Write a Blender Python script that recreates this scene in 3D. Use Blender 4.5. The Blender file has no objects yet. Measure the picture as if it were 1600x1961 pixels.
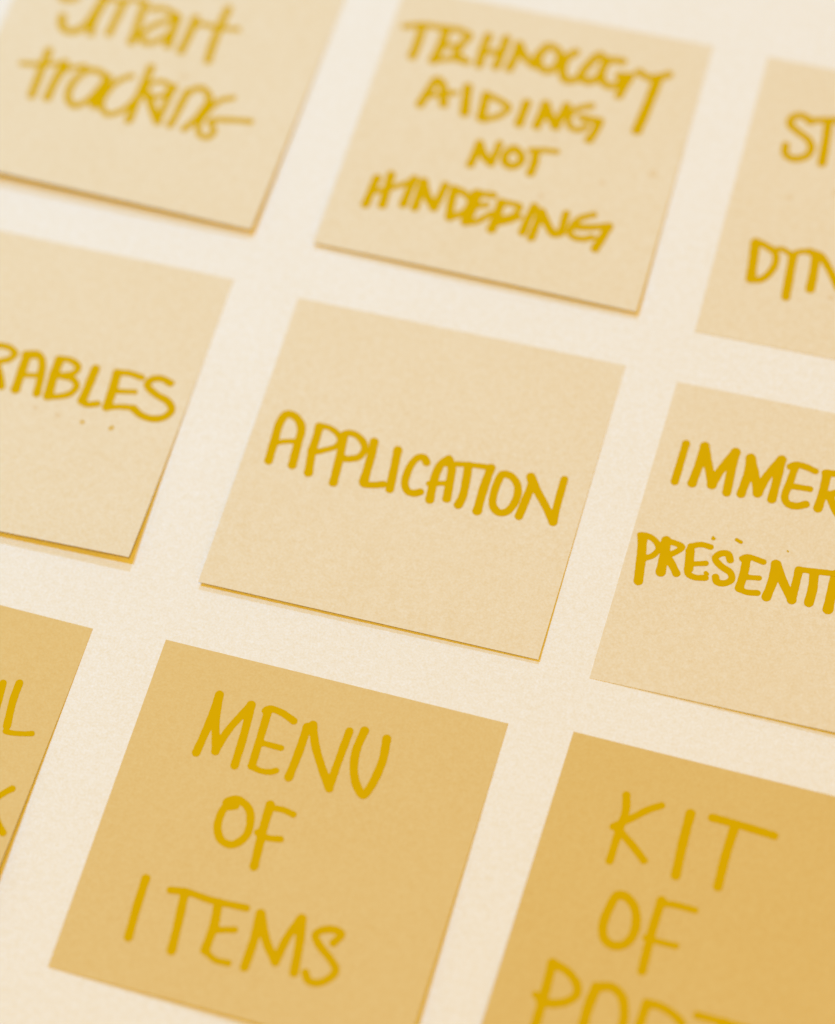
import bpy, math, random
import numpy as np
from mathutils import Matrix, Vector

MM = 0.001
SC = bpy.context.scene

# ------------------------------------------------------------------ camera
CAM_LOC = [0.119574, -0.345184, 0.643135]
CAM_ROT = [[0.970301, -0.179947, 0.161665], [0.235838, 0.852397, -0.46669], [-0.053823, 0.490956, 0.86952]]
LENS = 119.827   # mm, on a 36 mm tall frame
cam = bpy.data.cameras.new('camera')
cam_obj = bpy.data.objects.new('camera', cam)
SC.collection.objects.link(cam_obj)
cam_obj.matrix_world = Matrix.Translation(CAM_LOC) @ Matrix(CAM_ROT).to_4x4()
cam.sensor_fit = 'VERTICAL'
cam.sensor_height = 36.0
cam.sensor_width = 36.0
cam.lens = LENS
cam.clip_start = 0.01
cam.clip_end = 50.0
cam.dof.use_dof = True
cam.dof.focus_distance = 0.7235
cam.dof.aperture_fstop = 4.9
cam.dof.aperture_blades = 0
SC.camera = cam_obj
SC.render.resolution_x = 835
SC.render.resolution_y = 1024

# ------------------------------------------------------------------ light
SC.view_settings.view_transform = 'Standard'
SC.view_settings.look = 'None'
SC.view_settings.exposure = 0.0
SC.view_settings.gamma = 1.0
world = bpy.data.worlds.new('World')
SC.world = world
world.use_nodes = True
bg = world.node_tree.nodes['Background']
bg.inputs['Color'].default_value = (0.875, 0.565, 0.055, 1)      # added amber ambient fill, tints the shadows mustard
bg.inputs['Strength'].default_value = 0.60


def area_lamp(name, direction, dist, size, power, color):
    l = bpy.data.lights.new(name, 'AREA')
    l.shape = 'DISK'
    l.size = size
    l.energy = power
    l.color = color
    o = bpy.data.objects.new(name, l)
    d = Vector(direction).normalized()
    o.location = d * dist
    o.rotation_euler = d.to_track_quat('Z', 'Y').to_euler()
    SC.collection.objects.link(o)
    return o


area_lamp('amber_fill', (0.08, -0.22, 0.66), 4.0, 0.6, 60.0, (1.0, 0.645, 0.063))  # added fill from the camera side, keeps shaded strips under note edges golden
area_lamp('key_lamp', (-0.52, 0.20, 1.0), 1.15, 0.06, 8.6, (0.10, 0.44, 1.0))
area_lamp('second_lamp', (-0.32, 1.05, 1.0), 1.6, 0.14, 14.0, (0.12, 0.40, 1.0))


# ------------------------------------------------------------------ materials
def paper_material(name, color, grain=0.03, mottle=0.012, fleck=0.0):
    m = bpy.data.materials.new(name)
    m.use_nodes = True
    nt = m.node_tree
    N, L = nt.nodes, nt.links
    b = N['Principled BSDF']
    b.inputs['Roughness'].default_value = 0.85
    b.inputs['Specular IOR Level'].default_value = 0.0
    tc = N.new('ShaderNodeTexCoord')

    def noise(scale, detail, rough):
        n = N.new('ShaderNodeTexNoise')
        n.inputs['Scale'].default_value = scale
        n.inputs['Detail'].default_value = detail
        n.inputs['Roughness'].default_value = rough
        L.new(tc.outputs['Object'], n.inputs['Vector'])
        return n.outputs['Fac']

    def math_(op, a, c, d=None):
        n = N.new('ShaderNodeMath')
        n.operation = op
        for i, v in enumerate((a, c, d)):
            if v is None:
                continue
            if isinstance(v, (int, float)):
                n.inputs[i].default_value = v
            else:
                L.new(v, n.inputs[i])
        return n.outputs[0]
    fine = math_('SUBTRACT', noise(1900, 2, 0.7), 0.5)
    mid = math_('SUBTRACT', noise(650, 3, 0.6), 0.5)
    big = math_('SUBTRACT', noise(45, 3, 0.5), 0.5)
    v = math_('MULTIPLY_ADD', fine, grain * 4, 1.0)
    v = math_('MULTIPLY_ADD', mid, grain * 2.2, v)
    v = math_('MULTIPLY_ADD', big, mottle * 4, v)
    # fibres: darker paper is also a little yellower
    mix = N.new('ShaderNodeMixRGB')
    mix.blend_type = 'MULTIPLY'
    mix.inputs['Fac'].default_value = 1.0
    mix.inputs['Color1'].default_value = (*color, 1)
    comb = N.new('ShaderNodeCombineColor')
    L.new(math_('POWER', v, 0.45), comb.inputs[0])
    L.new(v, comb.inputs[1])
    L.new(math_('POWER', v, 2.2), comb.inputs[2])
    L.new(comb.outputs[0], mix.inputs['Color2'])
    L.new(mix.outputs[0], b.inputs['Base Color'])
    bump = N.new('ShaderNodeBump')
    bump.inputs['Strength'].default_value = 0.25
    bump.inputs['Distance'].default_value = 0.00004
    L.new(noise(1500, 3, 0.6), bump.inputs['Height'])
    L.new(bump.outputs[0], b.inputs['Normal'])
    return m


def ink_material(name, color, vary=0.03):
    m = bpy.data.materials.new(name)
    m.use_nodes = True
    nt = m.node_tree
    N, L = nt.nodes, nt.links
    b = N['Principled BSDF']
    b.inputs['Roughness'].default_value = 0.7
    b.inputs['Specular IOR Level'].default_value = 0.0
    tc = N.new('ShaderNodeTexCoord')
    n = N.new('ShaderNodeTexNoise')
    n.inputs['Scale'].default_value = 400
    n.inputs['Detail'].default_value = 3
    L.new(tc.outputs['Object'], n.inputs['Vector'])
    r = N.new('ShaderNodeMapRange')
    r.inputs['To Min'].default_value = 1 - vary
    r.inputs['To Max'].default_value = 1 + vary
    L.new(n.outputs['Fac'], r.inputs['Value'])
    vm = N.new('ShaderNodeVectorMath')
    vm.operation = 'SCALE'
    vm.inputs[0].default_value = color
    L.new(r.outputs[0], vm.inputs['Scale'])
    L.new(vm.outputs[0], b.inputs['Base Color'])
    return m


M_BACK = paper_material('backing_paper', (0.915, 0.815, 0.63), 0.075, 0.012)
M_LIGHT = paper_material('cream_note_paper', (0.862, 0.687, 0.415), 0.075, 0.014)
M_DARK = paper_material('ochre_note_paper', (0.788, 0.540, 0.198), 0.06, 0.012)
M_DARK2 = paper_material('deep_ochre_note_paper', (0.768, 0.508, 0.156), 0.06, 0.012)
M_INK = ink_material('mustard_ink', (0.708, 0.408, 0.001))
M_FAINT = ink_material('faint_ink', (0.83, 0.62, 0.33))
M_MEDIUM = ink_material('half_faded_ink', (0.73, 0.44, 0.06))

# ------------------------------------------------------------------ data
# corners: top left, top right, bottom right, bottom left of each note in mm;
# lift: height in mm of the free lower edge; strokes: pen width and path in mm on the note
NOTES = {
 'app': dict(corners=[[-39.43, 48.37], [36.36, 45.71], [33.57, -29.88], [-41.97, -27.12]], lift=[0, 0, 1.05, 0.05, 0.6, 2.0], strokes=[
  ('A', [[1.98,[[5.9,42.89],[5.66,37.7],[5.49,32.86],[6.32,30.29],[8.17,30.43],[9.86,31.78],[10.68,33.6],[10.93,37.32],[11.31,42.74]]],[1.31,[[5.72,38.3],[7.98,37.25],[10.69,36.52]]]]),
  ('P', [[1.96,[[14.27,31.63],[14.47,34.55],[14.53,38.04],[15.34,43.73]]],[1.46,[[14.08,31.62],[16.3,31.39],[18.45,32.34],[19.79,33.89],[19.23,35.78],[17.29,37.13],[15.47,38.07],[14.14,37.92]]]]),
  ('P', [[1.95,[[20.19,32.71],[20.71,36.49],[21.09,40.95],[21.37,44.83]]],[1.66,[[20.01,32.49],[20.95,31.72],[22.73,31.81],[24.72,33.07],[25.66,34.85],[25.05,37.01],[23.26,38.05],[21.37,38.34]]]]),
  ('L', [[1.65,[[27.11,32.47],[27.47,35.33],[27.68,40.1],[27.72,43.42],[29.98,43.25],[32.12,42.5]]],[1.95,[[27.17,32.51],[27.47,35.33],[27.65,39.57],[27.79,42.47]]]]),
  ('I', [[1.95,[[32.81,33.33],[33.3,37.89],[33.83,43.39]]]]),
  ('C', [[1.75,[[39.82,34.85],[38.94,33.78],[37.72,34.08],[36.72,36.08],[36.42,39.17],[36.66,41.21],[37.73,42.88],[39.22,43.1],[40.46,42.43]]]]),
  ('A', [[1.92,[[44.2,33.0],[43.11,34.24],[42.63,36.71],[42.68,39.69],[43.04,43.78]]],[1.91,[[44.29,32.83],[45.45,34.5],[46.01,37.66],[46.56,42.66]]],[1.29,[[41.76,39.92],[45.57,38.88]]]]),
  ('T', [[1.35,[[42.8,34.5],[45.23,33.89],[48.67,33.18],[53.98,32.66]]],[1.9,[[48.96,33.47],[49.52,37.68],[49.78,41.49],[49.44,43.51]]]]),
  ('I', [[2.02,[[53.88,32.75],[53.77,35.71],[53.71,39.31],[53.84,44.03]]]]),
  ('O', [[1.78,[[56.74,33.77],[58.38,33.6],[60.25,34.98],[61.22,37.27],[61.1,40.42],[59.94,42.79],[58.37,43.19],[56.76,41.81],[56.23,39.27],[56.25,36.28],[56.8,33.7]]]]),
  ('N', [[1.9,[[62.93,32.76],[63.56,34.45],[63.34,38.67],[62.96,43.06]]],[1.78,[[63.44,33.23],[65.36,36.09],[67.8,39.03],[70.49,42.64]]],[1.73,[[70.56,42.71],[70.33,38.69],[70.23,34.57],[70.2,31.66]]]]),
 ]),
 'menu': dict(corners=[[-45.25, -41.54], [30.65, -45.51], [27.18, -123.33], [-48.52, -118.62]], lift=[0, 0, 0.05, 0, 1.6, 1.6], strokes=[
  ('M', [[1.79,[[15.14,9.29],[15.1,15.68],[14.54,23.22]]],[1.67,[[15.19,9.61],[16.26,15.05],[18.38,21.94]]],[1.66,[[18.36,21.88],[19.43,16.8],[22.35,9.83]]],[1.79,[[22.41,9.82],[22.99,16.5],[23.27,23.91]]]]),
  ('E', [[1.54,[[25.71,10.31],[26.42,9.66],[29.06,9.84],[32.24,11.04]]],[1.72,[[26.31,10.57],[26.54,16.2],[26.78,23.06]]],[1.33,[[26.81,23.15],[28.63,23.63],[30.96,23.38],[32.04,22.77]]],[1.33,[[27.28,17.55],[31.48,17.62]]]]),
  ('N', [[1.84,[[35.39,11.63],[35.39,17.38],[35.07,23.5]]],[1.77,[[36.41,10.81],[38.21,15.01],[40.77,19.15],[44.0,23.71]]],[1.71,[[43.98,23.65],[44.01,17.96],[44.27,10.23]]]]),
  ('U', [[1.82,[[47.3,9.3],[46.94,14.29],[47.89,18.84],[49.7,22.02],[51.29,23.28],[52.2,21.19],[52.93,14.93],[52.35,9.88]]]]),
  ('O', [[1.75,[[26.22,32.47],[24.88,32.99],[24.23,32.21],[25.77,31.1],[27.5,31.33],[29.4,32.72],[30.39,35.14],[30.42,38.44],[28.37,40.88],[25.88,40.61],[24.19,38.23],[23.92,34.67],[24.82,31.89]]]]),
  ('F', [[1.93,[[33.22,30.42],[33.44,35.74],[34.16,44.24]]],[1.38,[[33.14,31.08],[36.04,30.77],[38.52,31.21]]],[1.43,[[32.56,36.92],[34.92,37.54],[37.62,37.12]]]]),
  ('I', [[1.88,[[13.32,52.65],[13.51,58.77],[13.97,65.64]]]]),
  ('T', [[1.55,[[19.01,53.73],[22.45,53.24],[27.81,53.61],[35.46,53.32]]],[1.94,[[22.11,53.4],[22.92,60.26],[23.45,66.06]]]]),
  ('E', [[2.01,[[29.47,53.7],[30.17,58.28],[30.08,64.16]]],[1.46,[[30.11,64.25],[32.59,65.57],[35.5,65.57]]],[1.47,[[30.88,59.43],[34.6,58.42]]]]),
  ('M', [[2.0,[[38.58,53.72],[39.07,59.21],[39.02,65.47]]],[1.93,[[38.76,53.77],[41.7,59.16],[44.73,62.72]]],[1.86,[[44.76,62.81],[45.5,57.12],[47.0,52.53]]],[1.99,[[47.18,52.48],[48.23,57.38],[49.13,63.93]]]]),
  ('S', [[1.72,[[54.99,55.8],[55.97,53.6],[54.26,53.07],[52.0,53.75],[50.9,55.05],[52.27,56.94],[55.54,59.37],[57.15,61.25],[56.19,63.48],[53.93,64.93],[52.24,64.63],[51.34,63.33]]]]),
 ]),
 'tech': dict(corners=[[-36.66, 138.66], [38.25, 135.81], [35.99, 59.22], [-39.72, 62.86]], lift=[0, 0, 0.8, 0.35, 1.1, 2.2], strokes=[
  ('T', [[1.82,[[3.23,11.37],[7.08,9.99],[12.16,9.7]]],[2.33,[[7.29,10.4],[7.47,14.95],[7.36,19.43]]]]),
  ('E', [[2.58,[[13.06,9.88],[13.21,14.71],[12.56,19.31]]],[1.81,[[13.08,9.59],[16.31,9.4],[18.88,10.22]]],[1.68,[[13.31,14.57],[16.71,14.16]]],[1.67,[[12.59,19.42],[15.96,18.15],[18.92,17.04]]]]),
  ('C', [[2.19,[[18.89,10.61],[17.58,13.95],[17.44,17.11],[20.31,17.85]]]]),
  ('H', [[2.32,[[23.37,9.54],[23.15,13.47],[23.39,18.07]]],[2.32,[[27.73,9.25],[27.72,13.51],[27.43,17.55]]],[1.93,[[23.54,14.4],[27.61,13.09]]]]),
  ('N', [[2.31,[[31.1,10.15],[31.07,13.84],[30.65,17.45]]],[2.31,[[31.17,10.42],[33.83,13.75],[36.16,15.17]]],[2.31,[[36.07,15.19],[36.38,12.01],[37.37,9.96]]]]),
  ('O', [[2.17,[[38.15,9.04],[40.57,9.77],[41.67,12.72],[40.06,15.92],[37.94,15.59],[36.65,12.51],[37.93,9.09]]]]),
  ('L', [[2.29,[[44.72,9.34],[43.13,11.24],[43.1,15.19],[44.29,17.44],[46.09,17.28],[47.04,16.49]]]]),
  ('O', [[2.29,[[50.58,8.74],[48.62,11.91],[47.7,15.49],[49.41,16.76],[51.59,15.4],[52.24,11.61],[52.2,9.65],[50.01,9.21]]]]),
  ('G', [[2.16,[[56.25,9.25],[53.14,9.71],[52.27,13.56],[53.44,16.36],[55.81,16.62],[58.83,13.11]]],[2.17,[[56.38,13.42],[59.0,12.9]]],[2.29,[[58.87,13.27],[58.34,15.74],[57.76,18.94]]]]),
  ('Y', [[2.16,[[60.69,11.38],[63.22,12.34],[65.58,11.67],[67.66,10.45]]],[2.65,[[65.45,12.09],[64.94,20.26],[64.22,27.49]]]]),
  ('A', [[2.3,[[13.03,32.32],[13.99,27.58],[14.92,24.64],[16.64,25.81],[18.35,31.02]]],[1.66,[[14.95,29.32],[20.14,27.21]]]]),
  ('I', [[2.54,[[22.55,25.05],[23.85,32.2]]]]),
  ('D', [[2.41,[[27.35,26.02],[27.66,29.31],[27.88,32.61]]],[1.9,[[27.35,26.02],[30.93,26.95],[33.38,28.36],[32.04,31.04],[28.7,33.08]]]]),
  ('I', [[2.4,[[37.24,26.14],[37.15,29.23],[37.02,32.16]]]]),
  ('N', [[2.4,[[41.66,25.45],[41.51,28.72],[41.2,31.85]]],[2.4,[[41.66,25.45],[43.71,28.74],[45.53,30.96]]],[2.27,[[45.53,30.96],[46.03,27.62],[46.64,24.69]]]]),
  ('G', [[1.76,[[52.24,23.33],[49.6,24.64],[47.91,27.27],[48.71,30.01],[50.73,30.79],[52.42,29.38]]],[2.14,[[50.92,27.09],[55.05,27.19]]],[2.26,[[55.05,27.19],[54.83,29.9],[54.05,32.73]]]]),
  ('N', [[2.22,[[29.6,39.81],[29.41,43.11],[29.1,46.12]]],[2.21,[[29.56,39.98],[31.83,43.28],[33.64,44.63]]],[1.98,[[33.57,44.65],[33.95,41.73],[34.11,38.86]]]]),
  ('O', [[2.21,[[37.68,39.52],[39.74,40.55],[40.22,42.64],[38.54,44.28],[36.78,43.7],[36.29,41.41],[37.74,39.4]]]]),
  ('T', [[1.63,[[41.55,38.92],[44.13,38.28],[47.61,37.83]]],[2.21,[[42.97,38.98],[43.34,42.47],[43.21,45.16]]]]),
  ('H', [[2.2,[[9.13,55.07],[8.87,59.24],[8.64,62.77]]],[2.2,[[12.03,53.33],[12.29,57.88],[12.45,62.03]]],[1.62,[[8.84,59.14],[11.83,57.74],[14.32,56.1],[17.31,53.97]]]]),
  ('I', [[2.2,[[17.53,53.25],[17.26,57.16],[17.13,60.66]]]]),
  ('N', [[2.2,[[19.91,53.43],[19.9,57.52],[19.96,60.97]]],[2.2,[[19.91,53.43],[22.13,57.48],[24.21,59.91]]],[2.08,[[24.21,59.91],[24.75,56.31],[25.01,53.18]]]]),
  ('D', [[2.19,[[27.4,53.71],[27.66,57.62],[28.33,61.52]]],[1.96,[[27.18,53.66],[29.88,54.27],[31.79,55.82],[31.59,58.92],[28.59,61.71]]]]),
  ('E', [[2.53,[[32.87,53.67],[32.77,57.86],[32.38,61.76]]],[1.96,[[32.24,53.67],[36.55,53.25]]],[1.73,[[32.67,57.48],[35.68,56.22]]],[1.72,[[32.48,62.1],[34.73,61.17],[37.48,58.2]]]]),
  ('R', [[2.29,[[38.84,54.71],[38.8,58.88],[38.64,62.45]]],[1.72,[[38.8,54.57],[41.29,54.45],[43.27,54.81],[42.51,57.43],[39.69,59.41]]],[1.26,[[39.62,60.69],[42.17,59.28],[44.2,57.51]]]]),
  ('I', [[2.06,[[46.5,53.89],[45.97,57.56],[45.7,61.56]]]]),
  ('N', [[2.06,[[48.33,54.95],[48.22,58.5],[48.02,62.47]]],[2.17,[[48.55,54.99],[50.56,57.9],[52.84,60.24],[54.2,59.39]]],[1.94,[[54.22,59.48],[54.15,56.49],[54.07,54.09]]]]),
  ('G', [[1.71,[[60.28,52.82],[57.59,54.5],[56.08,57.5],[56.62,59.62],[59.2,59.95],[61.41,58.89]]],[1.94,[[56.6,57.12],[60.17,56.45],[64.36,54.98]]],[2.16,[[64.4,55.12],[63.61,58.57],[62.84,61.76]]]]),
  ('fdot', [[1.98,[[70.58,38.18],[70.77,38.44]]]]),
  ('fdot', [[1.26,[[59.88,43.6],[60.1,43.7]]]]),
  ('fdot', [[1.09,[[46.02,34.34],[46.15,34.55]]]]),
  ('fdot', [[1.25,[[47.01,50.54],[47.19,50.73]]]]),
 ]),
 'rab': dict(corners=[[-131.4, 52.96], [-55.1, 50.16], [-58.04, -24.92], [-133.77, -23.59]], lift=[0, 0, 0.95, 0.1, 2.1, 3.0], strokes=[
  ('R', [[1.73,[[28.79,29.91],[30.08,29.6],[32.64,29.7],[34.13,30.96],[33.37,32.62],[31.48,33.62],[30.26,34.14]]],[1.9,[[30.86,34.25],[32.76,37.33],[34.0,39.92]]],[2.09,[[28.79,29.91],[29.54,34.89],[30.5,40.43]]]]),
  ('A', [[2.21,[[37.0,30.59],[37.14,34.68],[37.42,39.9]]],[1.91,[[36.6,30.49],[39.13,29.88],[40.58,31.02],[41.77,35.17],[42.39,39.84]]],[1.41,[[37.32,35.98],[41.72,35.03]]],[1.85,[[37.03,30.68],[38.7,30.28]]]]),
  ('B', [[2.27,[[44.49,30.08],[44.54,34.19],[45.08,39.83]]],[1.65,[[44.16,29.93],[46.84,29.61],[49.18,30.98],[48.91,32.49],[46.73,33.82],[44.34,34.56]]],[1.65,[[46.39,34.06],[49.03,34.33],[50.45,35.82],[49.69,38.09],[47.38,39.44],[45.2,39.96]]]]),
  ('L', [[2.14,[[53.09,30.45],[53.04,34.71],[52.89,39.24]]],[1.64,[[52.91,39.3],[54.13,39.97],[56.47,39.21]]]]),
  ('E', [[1.65,[[58.17,30.32],[60.79,29.88],[63.96,30.3]]],[2.19,[[58.2,30.41],[58.59,34.98],[58.79,39.58]]],[1.4,[[58.67,35.22],[63.55,34.29]]],[1.52,[[58.9,39.65],[61.52,38.83],[64.67,38.38]]]]),
  ('S', [[1.82,[[70.59,30.2],[68.11,29.51],[66.17,30.31],[65.81,31.94],[68.4,33.82],[71.52,34.99],[73.03,36.93],[72.03,39.1],[69.63,40.16],[66.78,39.8],[64.57,38.5]]]]),
  ('fdot', [[0.97,[[43.17,43.33],[43.3,43.39]]]]),
  ('fdot2', [[0.97,[[48.6,44.01],[48.73,44.08]]]]),
  ('dot2', [[0.91,[[54.63,44.58],[54.82,44.66]]]]),
  ('dot2', [[0.97,[[61.41,44.74],[61.59,44.44]]]]),
 ]),
 'smart': dict(corners=[[-126.51, 142.81], [-49.46, 138.37], [-54.33, 62.96], [-130.64, 67.02]], lift=[0, 0, 2.4, 0.15, 1.6, 1.8], strokes=[
  ('s', [[1.91,[[14.51,22.09],[13.18,22.96],[11.8,23.12],[10.95,22.47]]],[2.12,[[13.24,28.28],[13.82,30.69],[15.41,32.05],[17.58,31.82],[19.38,29.45],[20.17,25.91],[20.71,21.66],[20.7,19.87]]]]),
  ('m', [[2.01,[[21.55,19.39],[21.0,23.64],[20.83,27.78],[21.44,31.45]]],[1.46,[[20.53,21.71],[22.9,20.31],[25.58,20.36]]],[2.01,[[25.87,20.03],[25.72,25.44],[25.54,30.34]]],[1.46,[[25.85,20.55],[27.76,19.01],[30.4,18.97]]],[2.01,[[30.7,19.25],[31.24,25.5],[31.52,31.53]]]]),
  ('a', [[1.77,[[39.5,21.75],[36.74,23.77],[34.33,26.2],[33.18,29.31],[35.12,30.81],[37.58,29.14],[39.35,26.63],[39.66,22.22]]],[1.68,[[32.85,20.72],[35.83,19.93],[39.26,21.05]]],[2.22,[[39.69,21.7],[39.85,25.73],[40.15,30.12]]]]),
  ('r', [[2.11,[[43.81,20.7],[43.88,25.66],[43.62,31.05]]],[1.44,[[43.72,25.2],[44.86,22.6],[47.01,21.77]]]]),
  ('t', [[2.1,[[50.34,16.05],[50.1,21.96],[50.31,27.98],[50.68,32.02]]],[1.55,[[46.45,21.92],[49.94,22.1],[54.51,21.28]]]]),
  ('t', [[2.1,[[13.64,39.0],[13.94,45.42],[14.36,52.64]]],[1.55,[[8.8,44.18],[13.18,43.35],[16.99,42.06]]]]),
  ('r', [[2.2,[[18.5,41.4],[18.18,46.8],[18.07,52.28]]],[1.54,[[18.14,45.8],[19.93,42.89],[23.35,41.1]]]]),
  ('a', [[1.86,[[28.95,42.61],[25.24,41.85],[23.15,43.94],[22.24,48.72],[23.21,51.73],[25.15,52.86],[27.55,50.55],[28.97,46.64],[29.67,42.92]]],[2.41,[[29.79,43.04],[29.56,47.73],[29.51,51.52]]]]),
  ('c', [[1.64,[[35.03,40.96],[32.86,42.81],[31.16,46.55],[30.96,50.87],[33.33,53.22],[36.4,51.13],[38.31,46.85]]]]),
  ('k', [[2.08,[[38.52,37.34],[38.52,43.78],[38.7,53.64]]],[1.53,[[39.13,44.62],[40.17,41.83],[42.4,40.72],[44.79,41.82],[43.5,45.03],[40.45,45.51]]],[2.18,[[40.29,45.06],[43.02,49.06],[45.35,52.31]]]]),
  ('i', [[1.74,[[45.7,41.32],[45.36,46.92],[45.29,51.68]]]]),
  ('n', [[1.85,[[49.03,41.92],[48.8,47.98],[48.36,52.48]]],[1.85,[[48.62,46.53],[49.48,42.05],[51.84,40.15],[54.6,42.4],[54.2,46.49],[53.42,49.44],[51.91,52.59]]]]),
  ('g', [[1.62,[[59.9,40.95],[57.1,42.71],[55.55,46.37],[54.79,50.56],[55.91,53.22],[57.98,53.49],[58.68,51.22],[56.98,48.81],[60.88,47.39],[65.94,46.5]]]]),
  ('fdot', [[1.64,[[46.81,38.01],[47.02,38.15]]]]),
 ]),
 'sty': dict(corners=[[51.3, 135.32], [127.25, 131.85], [124.76, 55.36], [49.56, 57.62]], lift=[0, 0, 0.05, 0, 0.05, 2], strokes=[
  ('S', [[1.99,[[13.37,15.51],[12.02,14.5],[10.37,14.41],[9.0,15.65],[9.13,17.37],[11.48,18.98],[14.01,20.49],[15.15,22.41],[14.61,24.78],[12.54,26.17],[10.54,26.14],[9.42,24.82],[9.25,23.13]]]]),
  ('T', [[1.82,[[13.95,15.07],[16.96,14.13],[19.37,13.7],[21.36,13.67]]],[2.23,[[17.44,14.62],[17.97,20.08],[18.35,25.98]]]]),
  ('D', [[2.29,[[8.17,50.34],[8.7,54.71],[9.2,59.91]]],[1.82,[[8.22,50.04],[10.85,50.73],[13.12,52.08],[13.75,54.39],[12.99,57.59],[11.46,59.59],[9.46,60.0]]]]),
  ('Y', [[1.47,[[13.27,51.08],[14.67,50.7],[16.68,51.44],[18.55,50.42],[20.63,49.81]]],[2.16,[[17.25,51.83],[17.56,56.95],[17.92,62.74]]]]),
  ('N', [[2.22,[[22.25,50.5],[22.63,54.32],[22.83,59.45]]],[1.93,[[20.52,49.9],[23.22,50.42],[25.79,53.28],[28.94,57.72]]]]),
  ('fdot', [[1.19,[[13.03,36.69],[13.19,36.83]]]]),
  ('fdot', [[1.19,[[22.8,32.89],[22.91,33.04]]]]),
  ('fdot', [[1.16,[[27.64,60.55],[27.85,60.62]]]]),
 ]),
 'imm': dict(corners=[[48.35, 43.96], [124.02, 41.88], [121.18, -34.54], [44.96, -31.52]], lift=[0, 0, 0.0, 0, 1.1, 2.0], strokes=[
  ('I', [[1.78,[[5.8,15.13],[5.74,25.12]]]]),
  ('M', [[1.98,[[9.87,14.74],[9.87,18.88],[9.49,24.62]]],[1.98,[[9.95,14.83],[11.86,19.44],[13.78,23.92]]],[1.97,[[13.66,24.05],[14.65,20.16],[16.77,14.69]]],[1.97,[[16.82,14.67],[16.96,19.6],[17.28,25.14]]]]),
  ('M', [[1.97,[[20.27,15.38],[20.65,19.74],[20.35,24.74]]],[1.97,[[20.35,15.36],[22.19,19.37],[23.8,23.65]]],[1.97,[[23.76,23.77],[24.8,19.08],[26.87,14.23]]],[1.97,[[26.93,14.22],[27.07,19.92],[27.09,24.47]]]]),
  ('E', [[1.53,[[29.08,15.54],[30.16,14.73],[32.41,14.81],[34.61,15.39]]],[1.7,[[30.16,15.35],[29.92,19.22],[29.71,23.42],[30.85,24.79],[32.91,24.77],[34.42,23.92]]],[1.45,[[30.83,20.21],[34.48,20.02]]]]),
  ('R', [[1.96,[[37.27,15.37],[37.38,20.86],[37.22,24.33]]],[1.64,[[36.81,15.31],[39.86,15.09],[41.73,16.88],[40.25,19.48],[38.58,20.57]]],[1.82,[[38.86,20.5],[40.91,23.78],[43.57,26.54]]]]),
  ('P', [[2.06,[[2.4,40.15],[3.32,44.97],[4.19,50.91]]],[1.38,[[1.78,39.82],[3.45,39.65],[5.54,40.67],[6.44,42.15],[5.5,44.26],[3.31,45.48]]]]),
  ('R', [[2.06,[[7.55,39.83],[7.93,43.14],[8.26,47.64]]],[1.38,[[7.51,39.91],[9.44,39.98],[11.21,40.57],[10.01,42.29],[8.25,43.47]]],[1.74,[[8.33,43.22],[10.18,45.3],[11.57,47.15]]],[1.88,[[6.56,41.44],[7.83,41.81]]]]),
  ('E', [[1.31,[[12.96,39.93],[15.09,38.99],[17.11,39.11]]],[1.43,[[13.04,40.01],[13.56,43.79],[13.95,46.56],[15.62,47.16],[17.79,46.72]]],[1.93,[[13.12,41.18],[13.87,45.4]]],[1.24,[[14.01,44.18],[17.07,43.26]]]]),
  ('S', [[1.55,[[21.93,41.21],[21.12,39.88],[19.5,40.22],[18.71,41.56],[20.34,43.12],[22.66,44.24],[23.31,45.76],[21.89,47.12],[20.31,47.01],[19.87,46.01]]]]),
  ('E', [[1.37,[[24.34,40.27],[25.35,39.58],[28.87,40.0]]],[1.86,[[25.25,40.05],[25.5,43.53],[25.37,47.43]]],[1.36,[[25.41,47.59],[27.05,48.02],[29.38,47.67]]],[1.24,[[25.65,44.57],[28.88,44.04]]]]),
  ('N', [[2.04,[[31.54,39.84],[31.83,43.98],[31.44,48.16]]],[1.92,[[31.86,39.93],[34.05,43.76],[36.82,47.59]]],[1.79,[[36.73,47.61],[36.74,44.1],[36.66,40.16]]]]),
  ('T', [[1.36,[[36.52,39.96],[40.07,39.59],[45.45,39.0]]],[2.04,[[39.96,40.12],[40.45,43.85],[40.43,47.36]]]]),
  ('A', [[2.16,[[44.51,39.33],[44.56,43.84],[44.7,47.96]]],[2.03,[[44.51,39.33],[46.62,42.99],[48.83,47.77]]],[1.35,[[44.81,44.61],[47.33,44.22]]]]),
  ('dot', [[0.93,[[17.62,45.55],[17.91,45.75]]]]),
  ('dot', [[0.5,[[16.96,37.03],[17.46,36.91]]],[0.47,[[17.08,36.53],[17.23,37.03]]]]),
  ('dot', [[0.81,[[22.08,36.04],[23.13,36.4]]]]),
  ('dot', [[0.4,[[33.26,36.14],[33.43,36.23]]]]),
  ('fdot', [[0.69,[[17.55,40.9],[17.69,41.0]]]]),
 ]),
 'kit': dict(corners=[[44.4, -44.45], [120.18, -48.66], [115.76, -124.63], [39.78, -120.21]], lift=[0, 0, 0.5, 0, 0.6, 2], strokes=[
  ('K', [[1.72,[[14.47,11.13],[15.28,14.55],[15.17,18.94],[15.1,26.3]]],[1.61,[[22.06,11.51],[19.88,12.99],[16.96,15.83],[13.8,18.74]]],[1.72,[[14.96,19.14],[18.22,21.41],[21.78,24.35]]]]),
  ('I', [[2.06,[[28.27,11.68],[28.39,17.28],[28.89,25.8]]]]),
  ('T', [[1.78,[[32.82,11.37],[38.4,11.48],[45.95,11.92]]],[1.99,[[37.72,12.1],[37.55,19.33],[37.79,25.95]]]]),
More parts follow.
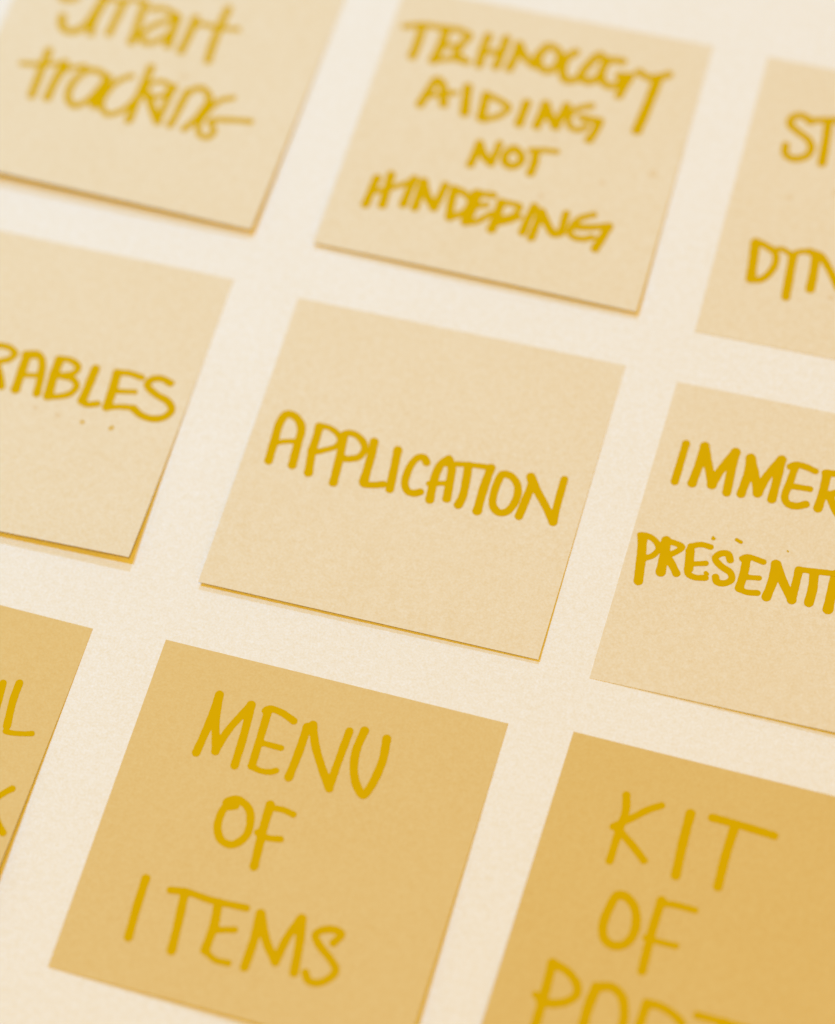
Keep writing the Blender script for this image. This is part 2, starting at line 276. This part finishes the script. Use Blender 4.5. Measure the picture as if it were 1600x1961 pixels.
  ('O', [[1.96,[[18.61,33.31],[20.15,33.02],[22.3,34.4],[23.69,37.11],[24.02,40.68],[22.89,43.18],[20.8,44.05],[18.69,43.16],[17.62,40.51],[17.76,36.8],[18.66,33.29]]]]),
  ('F', [[1.96,[[27.56,31.93],[27.44,38.03],[27.78,47.84]]],[1.52,[[27.63,32.48],[30.79,32.16],[34.64,32.21]]],[1.45,[[26.62,40.73],[30.0,40.81],[32.88,40.76]]]]),
  ('P', [[2.05,[[10.04,51.07],[10.35,58.62],[10.46,66.23]]],[1.92,[[10.04,51.07],[13.21,51.88],[16.0,54.14],[16.48,56.25],[15.02,58.26],[12.09,59.47],[10.05,59.67]]],[1.47,[[8.66,58.46],[10.01,59.52]]]]),
  ('O', [[2.24,[[19.93,53.67],[19.49,58.26],[19.66,63.61]]],[2.04,[[19.97,53.6],[22.73,52.81],[25.13,53.96],[26.51,56.59],[27.15,60.21],[26.63,64.77]]]]),
  ('R', [[2.03,[[30.55,54.24],[30.39,58.03],[30.41,62.44]]],[1.84,[[30.55,54.24],[33.18,54.13],[36.43,55.2],[38.36,56.71],[38.19,59.6]]]]),
  ('T', [[1.71,[[40.87,53.95],[46.11,53.95],[51.43,54.11]]],[1.96,[[46.13,54.03],[46.12,57.97]]]]),
 ]),
 'il': dict(corners=[[-137.02, -37.67], [-61.36, -42.28], [-65.18, -117.99], [-141.26, -113.75]], lift=[0, 0, 0.8, 0, 2.4, 1.7], strokes=[
  ('I', [[1.6,[[61.77,17.54],[62.12,20.25],[62.56,24.39]]]]),
  ('L', [[1.69,[[65.15,16.6],[65.27,20.79],[66.11,26.93]]],[1.23,[[66.29,28.18],[67.56,28.22],[70.2,27.72],[71.85,27.21]]]]),
  ('K', [[1.43,[[72.31,40.5],[71.22,41.62],[69.5,43.95]]],[1.55,[[70.36,46.25],[72.14,48.74],[73.96,50.64]]]]),
 ]),
}

SIZE = 76.0
Z_BASE = 0.09      # mm: underside clearance of the glued strip


def surface(note, u, v, dz=0.0):
    c = note['corners']
    _, _, hl, hm, hr, p = note['lift']
    w = ((1 - u) * (1 - v), u * (1 - v), u * v, (1 - u) * v)
    x = sum(a * b[0] for a, b in zip(w, c))
    y = sum(a * b[1] for a, b in zip(w, c))
    z = Z_BASE + ((1 - u) * hl + u * hr + hm * 4 * u * (1 - u)) * max(v, 0.0) ** p + dz
    return x, y, z


def new_mesh(name, verts, faces, material, parent=None, loc=(0, 0, 0), smooth=False):
    me = bpy.data.meshes.new(name)
    me.from_pydata([tuple(v) for v in verts], [], faces)
    me.materials.append(material)
    if smooth:
        for p in me.polygons:
            p.use_smooth = True
    me.update()
    o = bpy.data.objects.new(name, me)
    o.location = loc
    SC.collection.objects.link(o)
    if parent:
        o.parent = parent
    return o


def sheet(note, origin):
    n = 36
    t = 0.08
    top, bot = [], []
    for j in range(n + 1):
        for i in range(n + 1):
            x, y, z = surface(note, i / n, j / n)
            top.append(((x - origin[0]) * MM, (y - origin[1]) * MM, z * MM))
            bot.append(((x - origin[0]) * MM, (y - origin[1]) * MM, (z - t) * MM))
    k = (n + 1) ** 2
    V = top + bot
    F = []
    idx = lambda i, j: j * (n + 1) + i
    for j in range(n):
        for i in range(n):
            a, b, c, d = idx(i, j), idx(i + 1, j), idx(i + 1, j + 1), idx(i, j + 1)
            F.append((a, d, c, b))
            F.append((a + k, b + k, c + k, d + k))
    for i in range(n):
        for (a, b) in ((idx(i, 0), idx(i + 1, 0)), (idx(i + 1, n), idx(i, n)),
                       (idx(0, i + 1), idx(0, i)), (idx(n, i), idx(n, i + 1))):
            F.append((a, b, b + k, a + k))
    return V, F


def smooth_path(pts, step=0.35):
    P = [np.array(p, float) for p in pts]
    if len(P) == 2:
        ext = [P[0], P[0], P[1], P[1]]
    else:
        ext = [2 * P[0] - P[1]] + P + [2 * P[-1] - P[-2]]
        if len(P) > 4 and np.linalg.norm(P[0] - P[-1]) < 0.8:      # closed loop
            ext[0], ext[-1] = P[-2], P[1]
    out = []
    for a, b, c, d in zip(ext[:-3], ext[1:-2], ext[2:-1], ext[3:]):
        k = max(2, int(np.linalg.norm(c - b) / step))
        # centripetal Catmull-Rom
        t1 = max(np.linalg.norm(b - a), 1e-3) ** 0.5
        t2 = t1 + max(np.linalg.norm(c - b), 1e-3) ** 0.5
        t3 = t2 + max(np.linalg.norm(d - c), 1e-3) ** 0.5
        for s in range(k):
            t = t1 + (t2 - t1) * s / k
            A1 = (t1 - t) / t1 * a + t / t1 * b
            A2 = (t2 - t) / (t2 - t1) * b + (t - t1) / (t2 - t1) * c
            A3 = (t3 - t) / (t3 - t2) * c + (t - t2) / (t3 - t2) * d
            B1 = (t2 - t) / t2 * A1 + t / t2 * A2
            B2 = (t3 - t) / (t3 - t1) * A2 + (t - t1) / (t3 - t1) * A3
            out.append((t2 - t) / (t2 - t1) * B1 + (t - t1) / (t2 - t1) * B2)
    out.append(P[-1])
    return np.array(out)


def ink_mesh(strokes, rng, cell=0.2):
    """Union of round-nibbed pen strokes: distance field on a fine grid, contoured into faces."""
    paths = [(w, smooth_path(p)) for w, p in strokes]
    allp = np.concatenate([p for _, p in paths])
    m = max(w for w, _ in paths) * 0.5 + 0.6
    lo, hi = allp.min(0) - m, allp.max(0) + m
    nx, ny = (int((hi[0] - lo[0]) / cell) + 2, int((hi[1] - lo[1]) / cell) + 2)
    gx, gy = np.meshgrid(lo[0] + np.arange(nx) * cell, lo[1] + np.arange(ny) * cell)
    field = None
    for w, p in paths:
        n = len(p)
        s = np.linspace(0, 1, n)
        ph = rng.random(3) * 6.28
        length = np.linalg.norm(np.diff(p, axis=0), axis=1).sum()
        r = w * 0.5 * (1 + 0.025 * np.sin(s * length * 0.9 + ph[0]) + 0.02 * np.sin(s * length * 2.3 + ph[1]))
        endd = np.minimum(s, 1 - s) * length
        r = r * (1 + 0.05 * np.exp(-(endd / 0.8) ** 2))
        d = np.full(gx.shape, 1e9)
        for i in range(n - 1):
            a, b = p[i], p[i + 1]
            e = b - a
            q = e @ e + 1e-9
            t = np.clip(((gx - a[0]) * e[0] + (gy - a[1]) * e[1]) / q, 0, 1)
            dd = np.hypot(gx - a[0] - t * e[0], gy - a[1] - t * e[1]) - (r[i] + (r[i + 1] - r[i]) * t)
            d = np.minimum(d, dd)
        if field is None:
            field = d
        else:                                  # ink creeps into the corner where strokes meet
            k = 0.28
            h = np.clip(0.5 + 0.5 * (field - d) / k, 0, 1)
            field = field * (1 - h) + d * h - k * h * (1 - h)
    # slight bleed into the fibres
    field = field + 0.02 * np.sin(gx * 5.1 + rng.random() * 6) * np.sin(gy * 4.3 + rng.random() * 6)
    verts, vid, faces = [], {}, []

    def corner(i, j):
        key = (i, j)
        if key not in vid:
            vid[key] = len(verts)
            verts.append((gx[j, i], gy[j, i]))
        return vid[key]

    def cross(i0, j0, i1, j1):
        key = (min((i0, j0), (i1, j1)), max((i0, j0), (i1, j1)))
        if key not in vid:
            a, b = field[j0, i0], field[j1, i1]
            t = a / (a - b)
            vid[key] = len(verts)
            verts.append((gx[j0, i0] + t * (gx[j1, i1] - gx[j0, i0]), gy[j0, i0] + t * (gy[j1, i1] - gy[j0, i0])))
        return vid[key]
    inside = field < 0
    any_ = inside[:-1, :-1] | inside[1:, :-1] | inside[:-1, 1:] | inside[1:, 1:]
    for j, i in zip(*np.nonzero(any_)):
        ring = ((i, j), (i + 1, j), (i + 1, j + 1), (i, j + 1))
        ins = [inside[b, a] for a, b in ring]
        if all(ins):
            faces.append([corner(a, b) for a, b in ring])
            continue
        poly = []
        for k in range(4):
            a, b = ring[k], ring[(k + 1) % 4]
            if ins[k]:
                poly.append(corner(*a))
            if ins[k] != ins[(k + 1) % 4]:
                poly.append(cross(a[0], a[1], b[0], b[1]))
        if len(poly) >= 3:
            faces.append(poly)
    return verts, faces


# ------------------------------------------------------------------ the surface the notes are stuck to
def backing():
    # a broad sheet, very slightly uneven, with real thickness
    n = 60
    half = 0.9
    V, F = [], []
    for j in range(n + 1):
        for i in range(n + 1):
            V.append((-half + 2 * half * i / n, -half + 2 * half * j / n, 0.0))
    for j in range(n):
        for i in range(n):
            a = j * (n + 1) + i
            F.append((a, a + 1, a + n + 2, a + n + 1))
    k = len(V)
    V += [(-half, -half, -0.004), (half, -half, -0.004), (half, half, -0.004), (-half, half, -0.004)]
    F.append((k + 3, k + 2, k + 1, k))
    c = (0, n, (n + 1) * (n + 1) - 1, n * (n + 1))
    row = [list(range(0, n + 1)), [j * (n + 1) + n for j in range(n + 1)],
           list(range((n + 1) * (n + 1) - 1, n * (n + 1) - 1, -1)), [j * (n + 1) for j in range(n, -1, -1)]]
    for s in range(4):
        F.append([k + s] + [k + (s + 1) % 4] + row[s][::-1])
    o = new_mesh('table_surface', V, F, M_BACK)
    o['kind'] = 'structure'
    o['label'] = 'plain cream paper covered surface that all the notes are stuck to'


backing()

# ------------------------------------------------------------------ the notes
INFO = {
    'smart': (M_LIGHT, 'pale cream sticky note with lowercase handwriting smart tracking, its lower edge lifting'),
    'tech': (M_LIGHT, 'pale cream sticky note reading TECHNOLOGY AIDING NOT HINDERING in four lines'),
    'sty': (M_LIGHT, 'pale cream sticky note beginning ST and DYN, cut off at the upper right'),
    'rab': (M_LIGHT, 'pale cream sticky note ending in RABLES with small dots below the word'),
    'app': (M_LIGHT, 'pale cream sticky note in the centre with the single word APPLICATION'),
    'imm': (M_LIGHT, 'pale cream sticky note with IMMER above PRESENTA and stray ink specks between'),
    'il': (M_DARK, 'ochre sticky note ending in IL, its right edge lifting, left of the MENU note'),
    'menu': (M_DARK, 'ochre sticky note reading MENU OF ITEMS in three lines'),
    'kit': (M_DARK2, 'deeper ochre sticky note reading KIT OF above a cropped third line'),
}
GROUP = 'sticky notes stuck in rows on the cream surface'

for key, note in NOTES.items():
    mat, label = INFO[key]
    rng = np.random.default_rng(sum(ord(c) for c in key))
    cx = sum(c[0] for c in note['corners']) / 4
    cy = sum(c[1] for c in note['corners']) / 4
    root = bpy.data.objects.new('sticky_note', None)
    root.empty_display_size = 0.02
    root.location = (cx * MM, cy * MM, 0)
    SC.collection.objects.link(root)
    root['label'] = label
    root['category'] = 'sticky note'
    root['group'] = GROUP
    V, F = sheet(note, (cx, cy))
    new_mesh('paper', V, F, mat, root)
    for q, (char, strokes) in enumerate(note['strokes']):
        vv, ff = ink_mesh(strokes, rng)
        dz = 0.035 + 0.010 * (q % 4)
        P = []
        for (a, b) in vv:
            x, y, z = surface(note, a / SIZE, b / SIZE, dz)
            P.append(((x - cx) * MM, (y - cy) * MM, z * MM))
        ff = [f[::-1] for f in ff]
        kind = {'fdot': M_FAINT, 'fdot2': M_FAINT, 'dot2': M_MEDIUM}.get(char, M_INK)
        new_mesh('ink_dot' if 'dot' in char else 'letter', P, ff, kind, root)
